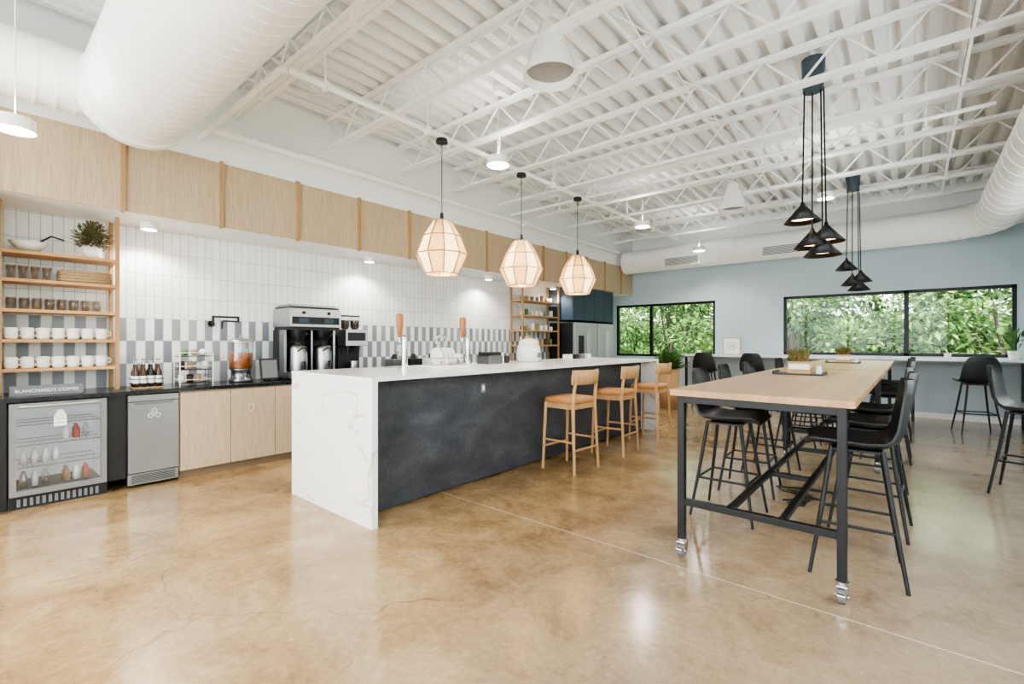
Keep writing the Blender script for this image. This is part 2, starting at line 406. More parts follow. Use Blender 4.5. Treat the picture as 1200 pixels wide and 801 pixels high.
def duct(pts,r,ringstep=.32,seg=32,rib=.012):
    b=B(); b.tube(pts,r,'duct',seg)
    P=[Vector(p) for p in pts]
    for i in range(len(P)-1):
        L=(P[i+1]-P[i]).length; d=(P[i+1]-P[i]).normalized()
        if L<ringstep: 
            b.cyl(P[i]-d*.01,P[i]+d*.01,r+rib,None,'duct',seg); continue
        k=0.1
        while k<L:
            q=P[i]+d*k; b.cyl(q-d*.008,q+d*.008,r+rib*.5,None,'duct',seg); k+=ringstep
    return b
DY,DZ,DR=.96,3.4,.385
b=duct([(-4.95,DY,DZ),(1.35,DY,DZ)],DR,.12,40,.008)
b.cyl((-4.98,DY,DZ),(-4.9,DY,DZ),DR+.02,None,'duct',40)
b.tube([(-4.9,DY,DZ),(-5.05,DY-.02,DZ+.03),(-5.15,DY-.12,DZ+.06),(-5.19,DY-.36,DZ+.08),(-5.2,.2,DZ+.08),(-5.2,-1.6,DZ+.08)],.25,'duct',24)
for k in range(14): y=.6-k*.12; b.cyl((-5.2,y-.008,DZ+.08),(-5.2,y+.008,DZ+.08),.258,None,'duct',24)
b.done('spiral_duct')
DZ=3.3
pts=[(.98,-2.9,DZ),(.98,9.9,DZ)]
for k in range(1,7):
    a=k*PI/12; pts.append((.98-.75*(1-math.cos(a)),9.9+.75*math.sin(a),DZ))
pts+=[(-5.4,10.65,DZ)]
b=duct(pts,.27,.3)
for x in (-3.9,-1.9):
    b.box((x-.4,10.33,3.06),(x+.4,10.42,3.26),'duct')
    for k in range(7): b.box((x-.37,10.322,3.08+k*.024),(x+.37,10.33,3.092+k*.024),'ventd')
b.done('spiral_duct')

# ---------------------------------------------------------------- island
b=B(); IX0,IX1,IY0,IY1,IT=-4.24,-2.97,1.92,6.95,1.10
b.box((IX0,IY0,0),(IX1,IY0+.05,IT-.03),'marble'); b.box((IX0,IY1-.05,0),(IX1,IY1,IT-.03),'marble')
b.box((IX0,IY0,IT-.03),(IX1,IY1,IT),'quartz')
b.box((IX0+.03,IY0+.05,.09),(-3.26,IY1-.05,IT-.03),'navy')
b.box((IX0+.1,IY0+.05,0),(-3.3,IY1-.05,.09),'blackp')
b.box((-3.26,IY0+.05,.012),(-3.24,IY1-.05,IT-.03),'char')
for y in (3.35,4.95):
    b.box((-3.241,y-.03,.86),(-3.234,y+.03,.95),'grey'); b.box((-3.235,y-.016,.88),(-3.232,y+.016,.93),'porc')
b.done('kitchen_island',bevel=.003)

# ---------------------------------------------------------------- back counter
b=B(); XF=-5.5; CT=.907; XW=XL+.004
b.box((XW,.13,CT-.035),(XF+.02,8.42,CT),'counterblk')
b.box((XW,.85,.1),(XF-.02,.98,CT-.035),'blackp')
b.box((XW,.13,0),(XF-.02,.23,CT-.035),'blackp')
b.box((XW,1.39,.09),(XF-.02,8.42,CT-.035),'oakcab')
b.box((XW,1.39,0),(XF-.04,8.42,.09),'toekick')
y=1.395
while y<8.3:
    e=min(y+.455,8.42); b.box((XF-.02,y+.002,.085),(XF,e-.003,CT-.05),'oakcab'); y=e
b.done('base_cabinets',bevel=.002)

# beverage fridge
b=B(); a,c=.235,.845
b.box((XL+.05,a,.1),(XF-.04,a+.02,.86),'blackp'); b.box((XL+.05,c-.02,.1),(XF-.04,c,.86),'blackp')
b.box((XL+.05,a,.84),(XF-.04,c,.865),'blackp'); b.box((XL+.05,a,.1),(XF-.04,c,.13),'blackp'); b.box((XL+.05,a+.02,.13),(XL+.07,c-.02,.84),'fridgein')
b.box((XL+.07,a+.02,.13),(XF-.06,a+.024,.84),'fridgein'); b.box((XL+.07,c-.024,.13),(XF-.06,c-.02,.84),'fridgein')
b.box((XL+.05,a,.0),(XF-.02,c,.1),'blackp')
for k in range(14): b.box((XF-.02,a+.05+k*.037,.02),(XF-.012,a+.07+k*.037,.08),'grey')
for z in (.32,.5,.67):
    for k in range(22): b.box((XL+.09,a+.04+k*.025,z),(XF-.08,a+.045+k*.025,z+.005),'chrome')
    for xx in (XF-.085,XF-.3,XF-.5): b.box((xx,a+.03,z-.003),(xx+.006,c-.03,z+.004),'steeld')
random.seed(3)
for z,ks in ((.327,(0,1,2,3)),(.135,(0,1,2,4,5,6)),(.507,(4,5,6))):
    for k in ks:
        m_=random.choice(['red','porc','steel','glassware','porc','amber'])
        y=a+.1+k*.066; b.lathe([(.001,0),(.024,0),(.024,.075),(.011,.1),(.011,.118),(.001,.118)],(XF-.2,y,z+.003),m_,12)
        b.lathe([(.001,0),(.024,0),(.024,.075),(.011,.1),(.011,.118),(.001,.118)],(XF-.28,y,z+.003),m_,12)
X=XF-.03
b.box((X,a+.005,.11),(X+.045,a+.045,.86),'steelm'); b.box((X,c-.045,.11),(X+.045,c-.005,.86),'steelm')
b.box((X,a+.045,.815),(X+.045,c-.045,.86),'steelm'); b.box((X,a+.045,.11),(X+.045,c-.045,.15),'steelm')
b.box((X+.015,a+.045,.15),(X+.02,c-.045,.815),'glassware')
b.cyl((X+.08,a+.06,.835),(X+.08,c-.06,.835),.01,None,'steel',10)
for q in (a+.1,c-.1): b.cyl((X+.04,q,.835),(X+.08,q,.835),.007,None,'steel',8)
y=(a+c)/2; xx=X+.021
b.box((xx,y-.04,.65),(xx+.002,y+.04,.735),'paper')
b.box((xx+.002,y-.03,.675),(xx+.003,y+.03,.68),'grey'); b.box((xx+.002,y-.03,.71),(xx+.003,y+.03,.715),'grey')
b.add([(xx+.001,y-.04,.74),(xx+.001,y+.04,.74),(xx+.001,y+.02,.77),(xx+.001,y-.02,.77)],[(0,1,2,3)],'paper'); b.box((xx,y-.02,.774),(xx+.002,y+.02,.788),'paper')
b.done('beverage_fridge')
# ice machine
b=B(); a,c=.985,1.385
b.box((XL+.05,a,.02),(XF-.02,c,.865),'blackp'); b.box((XF-.02,a+.004,.14),(XF+.015,c-.004,.80),'steelm'); b.box((XF-.02,a+.004,.805),(XF+.01,c-.004,.862),'steelm')
b.box((XF-.02,a+.004,.03),(XF,c-.004,.13),'steelm')
for k in range(6): b.box((XF,a+.03,.045+k*.013),(XF+.004,c-.03,.051+k*.013),'blackp')
b.box((XF+.015,a+.05,.775),(XF+.03,c-.05,.79),'steeld')
for (dy,dz) in ((0,.03),(-.028,-.012),(.028,-.012)):
    y=(a+c)/2+dy; z=.68+dz
    pts=[(y,z+.024),(y+.024,z),(y,z-.024),(y-.024,z)]
    for i in range(4):
        p,q=pts[i],pts[(i+1)%4]; b.cyl((XF+.017,p[0],p[1]),(XF+.017,q[0],q[1]),.003,None,'paper',6)
b.done('ice_maker',bevel=.003)
b=B(); y=1.99; xx=XF+.003
for p,q in (((-.03,.68),(.03,.68)),((-.022,.68),(-.018,.61)),((.022,.68),(.018,.61)),((-.018,.61),(.018,.61)),((-.01,.69),(.01,.69))):
    b.cyl((xx,y+p[0]+.06,p[1]),(xx,y+q[0]+.06,q[1]),.0028,None,'paper',6)
b.done('trash_bin_decal')

# shelves
def shelf_unit(name,y0,y1,zs,ztop,depth=.3):
    b=B(); x0=XL+.01; x1=XL+depth; w=.032
    for y in (y0,y1):
        for x in (x0,x1-w): b.box((x,y-w/2,CT),(x+w,y+w/2,ztop),'oakb')
        for z in zs: b.box((x0+w,y-w/2,z-.03),(x1-w,y+w/2,z),'oaksh')
    for z in zs: b.box((x0,y0+w/2,z-.028),(x1,y1-w/2,z),'oaksh')
    b.done(name,bevel=.002)
ZS=[1.13,1.384,1.645,1.906,2.15]
shelf_unit('open_shelving_unit',.2,.97,ZS,2.555,.33)
shelf_unit('open_shelving_unit',7.15,8.38,[1.3,1.6,1.9,2.2],2.555,.33)

def mug(b,x,y,z,mat='mug',r=.04,h=.085):
    b.lathe([(.001,.004),(r*.85,.0),(r,.012),(r,h),(r-.004,h),(r-.005,.012),(.001,.01)],(x,y,z),mat,16)
    b.tube([(x+.0,y+r,z+h*.8),(x,y+r+.024,z+h*.72),(x,y+r+.026,z+h*.4),(x,y+r,z+h*.25)],.005,mat,6,False)
b=B()
for zi in (0,1):
    for k in range(7):
        for xx in (-5.87,-5.98): mug(b,xx,.27+k*.098,ZS[zi]+.001,h=.1,r=.042)
b.done('coffee_mugs')
b=B()
for k in range(8):
    for xx in (-5.88,-5.98):
        b.lathe([(.001,.003),(.03,0),(.034,.1),(.032,.1),(.028,.006),(.001,.006)],(xx,.27+k*.08,ZS[2]+.001),'glassware',14)
for q in range(4):
    for xx in (-5.9,-6.0): b.lathe([(.001,.003),(.022,0),(.034,.12),(.032,.12),(.001,.008)],(xx,.27+q*.075,ZS[3]+.001),'glassware',12)
b.done('drinking_glasses')
b=B()
for q in range(4):
    z=ZS[3]+.02+q*.026; b.tube([(-6.05,.585,z),(-5.95,.575,z),(-5.86,.585,z),(-5.85,.75,z),(-5.86,.925,z),(-5.95,.935,z),(-6.05,.925,z)],.016,'wicker',8)
b.box((-6.06,.58,ZS[3]+.001),(-5.86,.93,ZS[3]+.03),'wicker')
b.done('wicker_tray')
b=B(); b.lathe([(.001,.01),(.05,0),(.09,.04),(.13,.09),(.126,.09),(.08,.04),(.001,.015)],(-5.95,.38,ZS[4]+.001),'porc',24)
b.tube([(-5.95,.4,ZS[4]+.06),(-5.9,.52,ZS[4]+.16),(-5.87,.6,ZS[4]+.13)],.008,'black',8); b.done('serving_bowl_with_spoon')
b=B(); b.lathe([(.001,0),(.06,0),(.075,.1),(.07,.1),(.06,.09),(.001,.09)],(-5.93,.8,ZS[4]+.001),'porc',16)
for i in range(1000):
    a=random.uniform(0,2*PI); e=random.uniform(-.5,1.5); d=Vector((math.cos(a)*math.cos(e),math.sin(a)*math.cos(e),math.sin(e)*1.2))
    st=Vector((-5.91,.8,ZS[4]+.16)); p=st+d*random.uniform(.02,.14)*(1 if e>0 else .8); b.leaf(p,d+Vector((0,0,.2)),.045,.016,'dry' if i%5 else 'green')
b.done('potted_dried_plant')
b=B(); b.box((-5.66,.25,CT+.001),(-5.64,.70,CT+.085),'signg'); so=b.done('coffee_sign')
cu=D.curves.new('sign_text','FONT'); cu.body="BLANCHARD'S COFFEE"; cu.size=.038; cu.extrude=.001; cu.align_x='CENTER'
to=D.objects.new('lettering',cu); C.scene.collection.objects.link(to); to.data.materials.append(M['paper'])
to.location=(-5.638,.475,CT+.03); to.rotation_euler=(PI/2,0,PI/2); to.parent=so

b=B()
for z in (1.301,1.601,1.901,2.201):
    for k in range(7):
        y=7.25+k*.16+random.uniform(-.02,.02); m_=random.choice(['porc','mug','grey','wicker','blackp','green'])
        if random.random()<.5: b.cyl((-5.93,y,z),(-5.93,y,z+random.uniform(.08,.17)),.045,.04,m_,14)
        else: mug(b,-5.93,y,z,m_)
b.done('shelf_crockery')

# syrup bottles in tray
b=B(); bx,by=-5.8,1.19
b.box((bx-.09,by-.12,CT),(bx+.09,by+.12,CT+.012),'wicker')
for i in range(4):
    for j in range(2):
        x=bx-.045+j*.09; y=by-.09+i*.06; m_=['brass','coffee','blackp','brass'][i]
        b.lathe([(.001,0),(.026,0),(.026,.14),(.01,.19),(.01,.22),(.001,.22)],(x,y,CT+.012),m_,12)
        b.cyl((x,y,CT+.22),(x,y,CT+.29),.006,None,'steel',8); b.cyl((x,y,CT+.285),(x+.04,y,CT+.28),.005,None,'blackp',6)
        b.cyl((x,y,CT+.05),(x,y,CT+.12),.0268,None,'paper',12)
for z in (.04,.09): b.tube([(bx-.09,by-.12,CT+z),(bx+.09,by-.12,CT+z),(bx+.09,by+.12,CT+z),(bx-.09,by+.12,CT+z),(bx-.09,by-.12,CT+z)],.004,'black',6)
b.done('syrup_bottles')
b=B(); bx,by=-5.82,1.6
for x in(-.1,.1):
    for y in(-.15,.15): b.cyl((bx+x,by+y,CT),(bx+x,by+y,CT+.34),.006,None,'porc',8)
for z in (.02,.16,.30):
    b.box((bx-.1,by-.15,CT+z),(bx+.1,by+.15,CT+z+.006),'black')
    b.tube([(bx-.1,by-.15,CT+z+.04),(bx+.1,by-.15,CT+z+.04),(bx+.1,by+.15,CT+z+.04),(bx-.1,by+.15,CT+z+.04),(bx-.1,by-.15,CT+z+.04)],.004,'porc',6)
for z in(.026,.166):
    for k in range(4): b.lathe([(.001,0),(.03,0),(.03,.085),(.001,.085)],(bx,by-.11+k*.073,CT+z),['porc','coffee','wicker','glassware'][(k+int(z*10))%4],12)
for k in range(3): b.ball((bx,by-.08+k*.08,CT+.345),.035,['green','wicker','porc'][k],12,8)
b.done('condiment_rack')
b=B(); bx,by=-5.82,2.06
b.lathe([(.001,0),(.12,0),(.12,.03),(.1,.05),(.1,.13),(.12,.15),(.001,.15)],(bx,by,CT),'steeld',24)
b.lathe([(.001,.152),(.118,.152),(.118,.33),(.001,.33)],(bx,by,CT),'amber',24)
b.lathe([(.125,.15),(.128,.16),(.128,.44),(.125,.45)],(bx,by,CT),'glassware',24)
b.lathe([(.132,.45),(.132,.465),(.09,.49),(.03,.5),(.001,.5)],(bx,by,CT),'steel',24); b.ball((bx,by,CT+.515),.018,'steel')
b.cyl((bx+.1,by,CT+.1),(bx+.18,by,CT+.1),.012,None,'chrome',10); b.cyl((bx+.17,by,CT+.06),(bx+.17,by,CT+.15),.008,None,'blackp',8)
b.done('beverage_dispenser')
b=B(); b.cbox((-5.8,2.36,CT+.135),(.02,.2,.25),'blackp',ry=-.2); b.cbox((-5.788,2.36,CT+.135),(.004,.17,.21),'grey',ry=-.2); b.cbox((-5.84,2.36,CT+.05),(.08,.06,.1),'blackp'); b.done('tablet_display')
b=B(); z=1.57; y=1.86
b.cyl((XL,y,z),(XL+.02,y,z),.035,None,'black',16); b.cyl((XL,y,z),(XL+.07,y,z),.012,None,'black',10)
b.tube([(XL+.07,y,z-.03),(XL+.07,y,z+.09)],.013,'black',10); b.tube([(XL+.07,y,z+.08),(XL+.08,y+.26,z+.08)],.011,'black',10)
b.tube([(XL+.08,y+.26,z+.09),(XL+.08,y+.26,z+.02)],.014,'black',10); b.tube([(XL+.08,y+.26,z+.03),(XL+.18,y+.07,z+.03),(XL+.2,y+.05,z+.02),(XL+.2,y+.05,z-.06)],.01,'black',10)
b.done('pot_filler_faucet')
# coffee brewer
b=B(); x0,x1=-6.08,-5.62; y0,y1=2.52,3.18; q1=y0+.17; q2=y1-.17
b.box((x0,y0,CT+.02),(x1,y1,CT+.09),'steelm'); b.box((x0,y0,CT+.09),(x0+.18,y1,CT+.6),'blackp')
b.box((x0,y0,CT+.64),(x1,y1,CT+.86),'steel'); b.box((x0+.01,y0+.01,CT+.6),(x1-.02,y1-.01,CT+.64),'blackp'); b.box((x0+.02,y0+.02,CT+.86),(x1-.02,y1-.02,CT+.885),'blackp')
b.box((x0+.04,y0+.04,CT+.885),(x1-.05,y1-.04,CT+.91),'steelm')
b.box((x1,y0+.03,CT+.67),(x1+.008,y1-.03,CT+.76),'blackp')
for q in (q1,q2): b.box((x1+.008,q-.06,CT+.685),(x1+.011,q+.06,CT+.745),'navy'); b.cyl((x1,q,CT+.81),(x1+.012,q,CT+.81),.02,None,'blackp',14)
for y in (y0+.0,y1-.03): b.box((x0+.18,y,CT+.09),(x1-.15,y+.03,CT+.6),'steelm')
b.box((x0+.18,(y0+y1)/2-.012,CT+.09),(x1-.12,(y0+y1)/2+.012,CT+.6),'steelm')
for q in (q1,q2):
    b.lathe([(.001,.47),(.05,.47),(.09,.52),(.1,.6)],(x1-.14,q,CT),'blackp',20); b.cyl((x1-.08,q,CT+.55),(x1+.08,q,CT+.55),.014,.018,'blackp',10)
    b.lathe([(.001,.09),(.1,.09),(.105,.12),(.105,.36),(.09,.40),(.05,.42),(.001,.42)],(x1-.14,q,CT),'steel',24); b.cyl((x1-.14,q,CT+.42),(x1-.14,q,CT+.45),.05,.04,'blackp',16)
    b.cyl((x1-.06,q,CT+.16),(x1+.02,q,CT+.16),.012,None,'blackp',8); b.box((x1+.0,q-.015,CT+.13),(x1+.025,q+.015,CT+.22),'blackp')
    b.tube([(x1-.04,q-.06,CT+.34),(x1+.0,q-.02,CT+.38),(x1+.0,q+.02,CT+.38),(x1-.04,q+.06,CT+.34)],.009,'blackp',8)
for x in (x0+.04,x1-.04):
    for y in (y0+.05,y1-.05): b.cyl((x,y,CT),(x,y,CT+.02),.02,None,'blackp',10)
b.done('coffee_brewer',bevel=.006)
# grinder
b=B(); y0,y1=3.28,3.6
b.box((-6.05,y0,CT),(-5.65,y1,CT+.05),'blackp'); b.box((-6.05,y0,CT+.05),(-5.88,y1,CT+.55),'blackp'); b.box((-6.05,y0,CT+.4),(-5.68,y1,CT+.62),'steelm')
for q in (y0+.085,y1-.085):
    b.lathe([(.04,.62),(.065,.66),(.07,.8),(.001,.8)],(-5.86,q,CT),'glassware',16); b.lathe([(.03,.625),(.058,.66),(.06,.75),(.001,.75)],(-5.86,q,CT),'coffee',16); b.cyl((-5.86,q,CT+.8),(-5.86,q,CT+.815),.072,None,'blackp',16)
    b.cyl((-5.78,q,CT+.3),(-5.78,q,CT+.4),.02,.03,'blackp',12)
b.box((-5.68,y0+.03,CT+.47),(-5.67,y1-.03,CT+.58),'blackp'); b.lathe([(.001,.05),(.05,.05),(.055,.2),(.001,.2)],(-5.76,y0+.16,CT),'steel',16)
b.done('coffee_grinder',bevel=.005)
b=B()
for k in range(3): b.box((-6.0,4.1+k*.35,CT),(-5.8,4.3+k*.35,CT+.2),['steeld','blackp','porc'][k]); b.cyl((-5.9,4.2+k*.35,CT+.2),(-5.9,4.2+k*.35,CT+.27),.05,.03,'blackp',14)
b.done('countertop_canisters',bevel=.01)

def fridge(y0,y1,mat,disp):
    b=B(); b.box((XL+.02,y0,.02),(-5.52,y1,1.78),'grey' if not disp else 'blackp'); ym=(y0+y1)/2
    b.box((-5.52,y0+.004,.68),(-5.45,ym-.003,1.78),mat); b.box((-5.52,ym+.003,.68),(-5.45,y1-.004,1.78),mat); b.box((-5.52,y0+.004,.06),(-5.45,y1-.004,.67),mat)
    for y in (ym-.04,ym+.04): b.cyl((-5.4,y,.8),(-5.4,y,1.6),.012,None,'steel',10); [b.cyl((-5.45,y,z),(-5.4,y,z),.009,None,'steel',8) for z in (.85,1.55)]
    b.cyl((-5.4,y0+.12,.6),(-5.4,y1-.12,.6),.012,None,'steel',10); [b.cyl((-5.45,y,.6),(-5.4,y,.6),.009,None,'steel',8) for y in (y0+.15,y1-.15)]
    if disp: b.box((-5.452,y0+.12,1.1),(-5.445,y0+.34,1.5),'blackp')
    b.done('refrigerator',bevel=.006)
fridge(8.46,9.36,'fridgesteel',True); fridge(9.4,10.12,'fridgesteel',False)
b=B(); b.box((XW,8.44,1.83),(-5.52,10.2,2.555),'navy')
for k in range(4): b.box((-5.52,8.444+k*.44,1.835),(-5.5,8.876+k*.44,2.55),'navy')
b.box((XW,10.16,0),(-5.5,10.2,1.83),'navy'); b.done('upper_cabinets',bevel=.002)

sm_=B(); sm_.cyl((0,0,-.07),(0,0,0),.075,None,'porc',24); sm_.cyl((0,0,-.074),(0,0,-.07),.062,None,'lamp',24); sm_=sm_.mesh('surface_downlight')
def spot(loc,e,size=2.4,rad=.06,col=(1,.96,.9)):
    l=D.lights.new('spot','SPOT'); l.energy=e; l.spot_size=size; l.spot_blend=.6; l.shadow_soft_size=rad; l.color=col
    o=D.objects.new('bulb_or_fill_light',l); C.scene.collection.objects.link(o); o.location=loc; return o
for y in (1.22,3.74,6.2,8.2):
    o=inst('surface_downlight',sm_,(-5.85,y,2.559)); q=spot((0,0,-.09),36,2.5,.05); q.parent=o

def disc(x,y,z,top,R=.12,e=60):
    b=B(); b.cyl((0,0,0),(0,0,.08),R,None,'porc',32); b.lathe([(R,0),(R*.8,-.001),(R*.8,-.002),(.001,-.002)],(0,0,0),'lamp',32)
    b.cyl((0,0,.08),(0,0,top-z),.004,None,'porc',6); b.cyl((0,0,top-z-.05),(0,0,top-z),.05,.06,'porc',16)
    o=b.done('disc_pendant_light',(x,y,z)); q=spot((0,0,-.03),e,2.6,.08); q.parent=o
    u=spot((0,0,.1),e*.3,2.8,.08); u.parent=o; u.rotation_euler=(PI,0,0)  # upward spot added to brighten the ceiling, not part of the fixture
disc(-4.4,.22,2.72,4.09,.1)
for y in (3.75,7.3,10.0): disc(-3.4,y,3.26,4.09)
disc(-.9,7.6,3.3,4.09,.1)
disc(-1.6,-1.2,3.2,4.09); disc(-4.0,-1.4,3.2,4.09); disc(.0,-1.6,3.2,4.09)  # unseen discs behind the camera, added to supply room light
for y in (3.02,7.96):
    b=B(); b.lathe([(.22,0),(.08,.42),(.06,.44),(.001,.445)],(0,0,0),'porc',40); b.lathe([(.22,0),(.21,.0),(.075,.4),(.001,.405)],(0,0,0),'white',40)
    b.lathe([(.001,.06),(.183,.06)],(0,0,0),'vent',32)
    b.cyl((0,0,.44),(0,0,.62),.006,None,'porc',8); b.done('cone_pendant_speaker',(-2.18,y,3.45))

# lantern pendants
b=B(); N=10
prof=[(.095,.265),(.19,.11),(.258,-.07),(.165,-.265)]
def ringp(r,i,z,k=1): a=2*PI*i/N; return (r*k*math.cos(a),r*k*math.sin(a),z)
for j in range(3):
    for i in range(N):
        (r0,z0),(r1,z1)=prof[j],prof[j+1]
        b.add([ringp(r0,i,z0),ringp(r0,i+1,z0),ringp(r1,i+1,z1),ringp(r1,i,z1)],[(0,1,2,3)],'fabric' if (i%2==0) else 'fabricw')
for i in range(N):
    P=[ringp(r,i,z,1.01) for r,z in prof]
    for k in range(3): b.cyl(P[k],P[k+1],.007,None,'oakb',6)
    for r,z in prof: b.cyl(ringp(r,i,z,1.01),ringp(r,i+1,z,1.01),.006,None,'oakb',6)
b.lathe([(.095,.265),(.001,.27)],(0,0,0),'fabricw',N,False)
b.cyl((0,0,.265),(0,0,.35),.022,.016,'blackp',12); b.cyl((0,0,.35),(0,0,1.09),.004,None,'blackp',8); b.cyl((0,0,1.055),(0,0,1.09),.06,.055,'blackp',20)
b.cyl((0,0,.12),(0,0,.265),.02,None,'blackp',10); b.ball((0,0,.06),.05,'bulb')
lm=b.mesh('lantern_pendant_lamp')
for y in (3.13,4.39,5.64):
    o=inst('lantern_pendant_lamp',lm,(-3.6,y,2.305))
    l=D.lights.new('bulb','POINT'); l.energy=9; l.shadow_soft_size=.05; l.color=(1,.88,.70)
    q=D.objects.new('bulb_or_fill_light',l); C.scene.collection.objects.link(q); q.location=(0,0,-.06); q.parent=o

# black cone pendant clusters
b=B(); b.cyl((0,0,-.30),(0,0,0),.085,.1,'slate',28)
for (x,y,z) in ((-.13,-.08,-1.53),(-.02,.05,-1.77),(.12,-.0,-1.86),(.15,.14,-1.72)):
    b.cyl((x*.5,y*.5,-.25),(x*.62,y*.62,z+.17),.007,None,'black',8)
    b.lathe([(.012,.18),(.02,.15),(.155,-.01),(.15,-.01),(.016,.13)],(x*.62,y*.62,z),'black',32)
    b.lathe([(.1,.025),(.001,.026)],(x*.62,y*.62,z),'lampin',24)
cm=b.mesh('black_cone_pendant_cluster')
for y in (5.25,9.15): inst('black_cone_pendant_cluster',cm,(-.72,y,4.04))

# ---------------------------------------------------------------- island stools
b=B()
for sx in(-1,1):
    b.tube([(sx*.215,.2,0),(sx*.195,.175,.72)],[.014,.019],'stoolw',10)
    b.tube([(sx*.22,-.22,0),(sx*.2,-.185,.7),(sx*.195,-.2,.86),(sx*.19,-.235,1.05)],[.014,.02,.018,.014],'stoolw',10)
    b.cyl((sx*.208,.19,.32),(sx*.212,-.205,.32),.011,None,'stoolw',8)
b.cyl((-.211,.195,.24),(.211,.195,.24),.012,None,'stoolw',8); b.cyl((-.211,-.207,.24),(.211,-.207,.24),.012,None,'stoolw',8)
b.box((-.2,-.19,.66),(.2,.19,.715),'stoolw')
rows=[]
for k,(sc,z) in enumerate(((.98,.715),(1.03,.735),(1.02,.76),(.93,.775),(.5,.782),(.01,.784))):
    ring=[]
    for i in range(32):
        a=2*PI*i/32; c_,s_=math.cos(a),math.sin(a); e=.35
        ring.append((.215*sc*math.copysign(abs(c_)**e,c_),.205*sc*math.copysign(abs(s_)**e,s_),z))
    rows.append(ring)
b.grid(rows,'leather',True,True)
sec=[]
for i in range(13):
    t_=i/12*2-1; x=t_*.225; y=-.27+.085*t_*t_
    sec.append([(x,y,.92),(x,y-.004,1.0),(x,y-.012,1.07),(x,y-.03,1.07),(x,y-.024,1.0),(x,y-.02,.92)])
b.grid(sec,'stoolw',True,True); b.add(sec[0],[(0,1,2,3,4,5)],'stoolw'); b.add(sec[-1],[(5,4,3,2,1,0)],'stoolw')
stm=b.mesh('wooden_counter_stool')
for y in (4.28,5.28,6.3): inst('wooden_counter_stool',stm,(-2.83,y,0),PI/2+random.uniform(-.06,.06))

# ---------------------------------------------------------------- black bar chairs
b=B()
P=[(.23,.735,.19),(.2,.752,.215),(.1,.75,.23),(-.05,.742,.235),(-.15,.752,.235),(-.205,.79,.23),(-.235,.86,.225),(-.25,.95,.215),(-.265,1.05,.19),(-.275,1.12,.15),(-.277,1.145,.1)]
def shell(off):
    rows=[]
    for k,(y,z,w) in enumerate(P):
        row=[]
        k0=max(k-1,0);k1=min(k+1,len(P)-1); ty,tz=P[k1][0]-P[k0][0],P[k1][1]-P[k0][1]; L=math.hypot(ty,tz)
        ny,nz=(tz/L,-ty/L)
        for i in range(11):
            t_=i/10*2-1; curl=.045*abs(t_)**2.5
            row.append((t_*w,y+ny*(curl+off),z+nz*(curl+off)))
        rows.append(row)
    return rows
A=shell(.006); Bk=shell(-.006)
b.grid(A,'chairblk'); b.grid([r[::-1] for r in Bk],'chairblk')
n=len(A)
edge=[A[0][i] for i in range(11)]+[A[k][10] for k in range(1,n)]+[A[-1][i] for i in range(9,-1,-1)]+[A[k][0] for k in range(n-2,0,-1)]
edge2=[Bk[0][i] for i in range(11)]+[Bk[k][10] for k in range(1,n)]+[Bk[-1][i] for i in range(9,-1,-1)]+[Bk[k][0] for k in range(n-2,0,-1)]
b.grid([edge,edge2],'chairblk',False,True)
for sx in(-1,1):
    for sy in(-1,1):
        b.tube([(sx*.13,sy*.12-.01,.74),(sx*.17,sy*.165-.01,.4),(sx*.225,sy*.225-.01,0)],[.014,.013,.010],'chairblk',8)
b.box((-.14,-.13,.722),(.14,.11,.734),'chairblk')
def lp(sx,sy,z):
    t_=(.4-z)/.4; return (sx*(.17+.055*t_),sy*(.165+.06*t_)-.01,z)
q=[lp(-1,-1,.3),lp(1,-1,.3),lp(1,1,.3),lp(-1,1,.3)]
for i in range(4): b.cyl(q[i],q[(i+1)%4],.009,None,'chairblk',8)
chm=b.mesh('black_bar_chair')
for (x,y,r) in ((-1.1,3.95,-90),(-1.14,4.75,-86),(-1.13,5.55,-92),(-.27,3.5,95),(-.25,4.35,88),(-.27,5.25,90),
                (-1.13,7.1,-90),(-1.13,7.95,-88),(-1.13,8.8,-90),(-.25,7.0,90),(-.27,7.9,92),(-.25,8.75,90),
                (-3.3,10.15,4),(-2.35,10.1,-6),(.72,9.85,12),(.80,6.15,-105)):
    inst('black_bar_chair',chm,(x,y,0),math.radians(r))

# ---------------------------------------------------------------- tables
b=B(); W=.96; L=3.3; TT=1.06; hw=W/2
b.box((-hw,0,TT-.04),(hw,L,TT),'tabletop')
lx=hw-.06
for y in (.05,L-.05):
    for sx in(-1,1):
        b.box((sx*lx-.022,y-.022,.11),(sx*lx+.022,y+.022,TT-.04),'black')
    b.box((-lx,y-.02,.33),(lx,y+.02,.37),'black'); b.box((-lx,y-.02,TT-.085),(lx,y+.02,TT-.04),'black')
for sx in(-1,1): b.box((sx*lx-.02,.05,TT-.085),(sx*lx+.02,L-.05,TT-.04),'black')
for sx in(-.14,.14): b.box((sx-.018,.05,.335),(sx+.018,L-.05,.368),'black')
for y in (1.1,2.2): b.box((-.14,y-.018,.335),(.14,y+.018,.368),'black')
for y in (.05,L-.05):
    for sx in(-1,1):
        x=sx*lx; b.cyl((x,y,.09),(x,y,.115),.03,None,'chrome',14)
        b.box((x-.026,y-.03,.03),(x-.02,y+.035,.095),'chrome'); b.box((x+.02,y-.03,.03),(x+.026,y+.035,.095),'chrome'); b.box((x-.026,y-.03,.088),(x+.026,y+.035,.095),'chrome')
        b.cyl((x-.017,y,.038),(x+.017,y,.038),.038,None,'grey',20); b.cyl((x-.03,y,.038),(x+.03,y,.038),.01,None,'chrome',10)
        b.box((x-.02,y-.06,.05),(x+.02,y-.03,.062),'chrome')
tm=b.mesh('high_top_table')
for y in (2.93,6.3): inst('high_top_table',tm,(-.70,y,0),0,.003)
